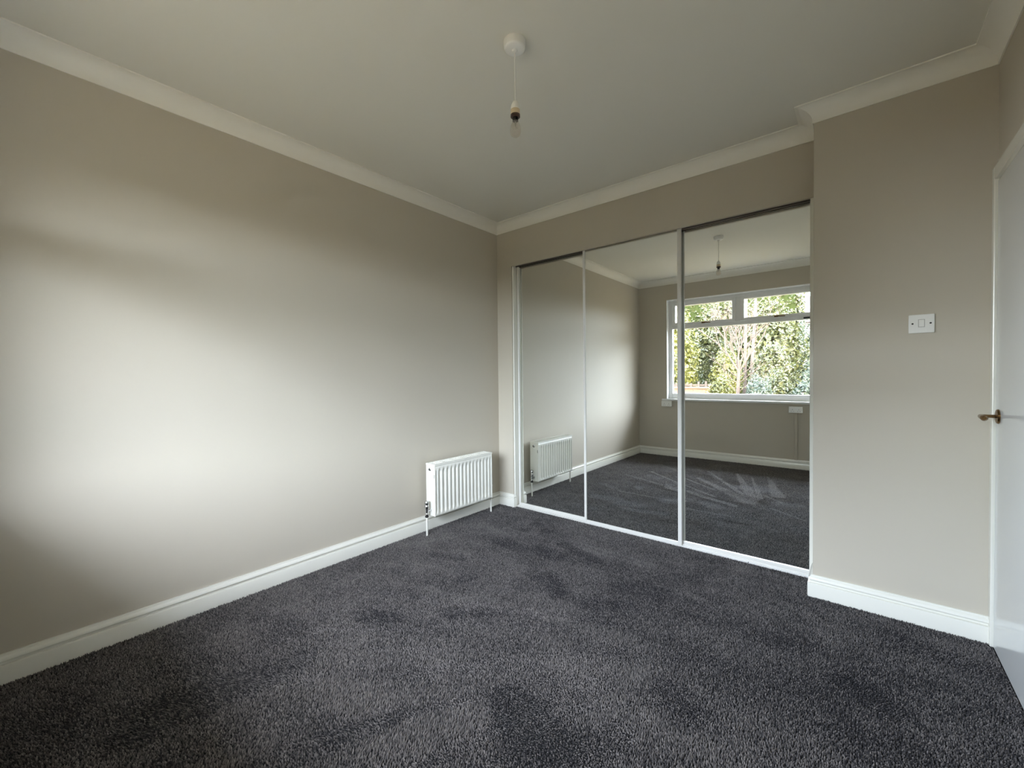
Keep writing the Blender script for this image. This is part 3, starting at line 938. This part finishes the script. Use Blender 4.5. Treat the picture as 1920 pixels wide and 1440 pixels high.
# bare deciduous tree
def bare_tree():
    t = empty('bare_tree', (0.324, -5.55, GZ), label='leafless tree with pale pinkish branches in the middle of the window view', category='tree')
    r = random.Random(5)
    bm_t, bm_b = bmesh.new(), bmesh.new()

    def grow(p, d, L, rad, depth):
        q = p + d * L
        mid = p + d * L * 0.5 + Vector((r.uniform(-1, 1), r.uniform(-1, 1), r.uniform(-.5, .5))) * L * 0.05
        tube(bm_b, [p, mid, q], [rad, rad * 0.85, rad * 0.7], 5 if depth < 3 else 4)
        if depth >= 5 or rad < 0.0035:
            return
        nkid = 3 if depth < 1 else 2
        for k in range(nkid):
            a = r.uniform(0, 6.28)
            sp = r.uniform(0.25, 0.70)
            o = Vector((math.cos(a), math.sin(a) * 0.8, 0.0))
            nd = (d + o * sp + Vector((0, 0, 0.18))).normalized()
            grow(p + d * L * r.uniform(0.6, 1.0), nd, L * r.uniform(0.68, 0.92), rad * r.uniform(0.55, 0.72), depth + 1)
    base = Vector((0.324, -5.55, GZ))
    fork = Vector((0.33, -5.55, 1.32))
    tube(bm_t, [base, (0.30, -5.55, 0.5), fork], [0.055, 0.042, 0.036], 10)
    obj('trunk', bm_t, M['bark'], t, smooth=True)
    for a, sp in ((0.2, .55), (1.3, .22), (2.6, .60), (3.6, .30), (4.6, .5), (5.6, .28)):
        dd = Vector((math.cos(a) * sp, math.sin(a) * sp * 0.7, 1.0)).normalized()
        grow(fork - Vector((0, 0, r.uniform(0, .15))), dd, r.uniform(0.5, 0.68), 0.022, 0)
    for z in (0.75, 0.95, 1.1):
        for s in (-1, 1):
            grow(Vector((0.32, -5.55, z)), Vector((s * 0.8, r.uniform(-.4, .4), 0.7)).normalized(), 0.32, 0.010, 2)
    b = obj('branches', bm_b, M['bark'], t)
    b['kind'] = 'stuff'


bare_tree()
t = empty('slim_tree', (0.06, -8.0, GZ), label='slim pale tree with two stems seen through the larger top light', category='tree')
bm2 = bmesh.new()
for x, lean in ((-0.02, 0.05), (0.16, 0.10)):
    bm = bmesh.new()
    tube(bm, [(x, -8.0, GZ), (x + 0.02, -8.0, 1.5), (x + lean, -8.0, 3.0), (x + lean * 1.6, -8.0, 4.6)], [0.055, 0.045, 0.036, 0.015], 8)
    obj('trunk', bm, M['trunk'], t, smooth=True)
    for q in range(7):
        z = 2.2 + q * 0.3
        a = q * 2.1
        tube(bm2, [(x + lean * z / 3, -8.0, z), (x + lean * z / 3 + math.cos(a) * 0.3, -8.0 + math.sin(a) * 0.2, z + 0.35)], [0.016, 0.004], 5)
obj('branches', bm2, M['trunk'], t)['kind'] = 'stuff'

# low brick wall with a coping and a timber rail on short posts behind it
bw = empty('brick_wall', (-1.2, -6.0, GZ), label='low terracotta brick garden wall at the left of the window view', category='wall')
boxes('core', [(-2.2, -6.09, GZ, -0.36, -6.005, 0.81)], M['mortar'], bw)
bm = bmesh.new()
for row in range(15):
    z = GZ + 0.005 + row * 0.077
    off = 0.1125 if row % 2 else 0.0
    for c in range(9):
        x = -2.2 + c * 0.225 - off
        xa, xb = max(-2.2, x), min(-0.36, x + 0.213)
        if xb - xa > 0.03:
            j = random.uniform(-0.004, 0.004)
            box(bm, xa, -6.10, z, xb, -5.992 + j, z + 0.065)
o = obj('brick_courses', bm, M['brick'], bw)
o['kind'] = 'stuff'
boxes('coping', [(-2.24, -6.13, 0.805, -0.33, -5.96, 0.855)], M['brick'], bw, bevel=0.01)
fe = empty('timber_fence', (-1.2, -6.25, GZ), label='short weathered timber palisade behind the brick wall', category='fence')
k = 0
xx = -2.15
while xx < -0.42:
    ht = 0.97 + random.uniform(-0.03, 0.03)
    boxes('pale', [(xx, -6.27, GZ, xx + 0.05, -6.245, ht)], M['timber'], fe, bevel=0.004)
    xx += 0.19
boxes('fence_rail', [(-2.2, -6.30, 0.87, -0.40, -6.27, 0.92)], M['timber'], fe)

# house beyond the garden
hs = empty('house', (1.2, -25.5, GZ), label='distant house with a purple grey slate roof above the trees', category='house')
boxes('house_wall', [(-2.6, -28.5, GZ, 6.0, -24.6, 4.3)], M['render'], hs)
bm = bmesh.new()
vv = [bm.verts.new(c) for c in ((-3.0, -24.2, 4.2), (6.4, -24.2, 4.2), (6.4, -28.9, 4.2), (-3.0, -28.9, 4.2), (-1.4, -26.5, 6.35), (5.2, -26.5, 4.9))]
for f in ((0, 1, 5, 4), (2, 3, 4, 5), (1, 2, 5), (3, 0, 4), (0, 3, 2, 1)):
    bm.faces.new([vv[i] for i in f])
obj('roof', bm, M['tile'], hs)
f_ = boxes('window', [(-0.1, -24.62, 2.6, 0.9, -24.56, 3.8)], M['upvc'], hs)
boxes('pane', [(0.0, -24.57, 2.7, 0.8, -24.55, 3.7)], M['dark'], f_)
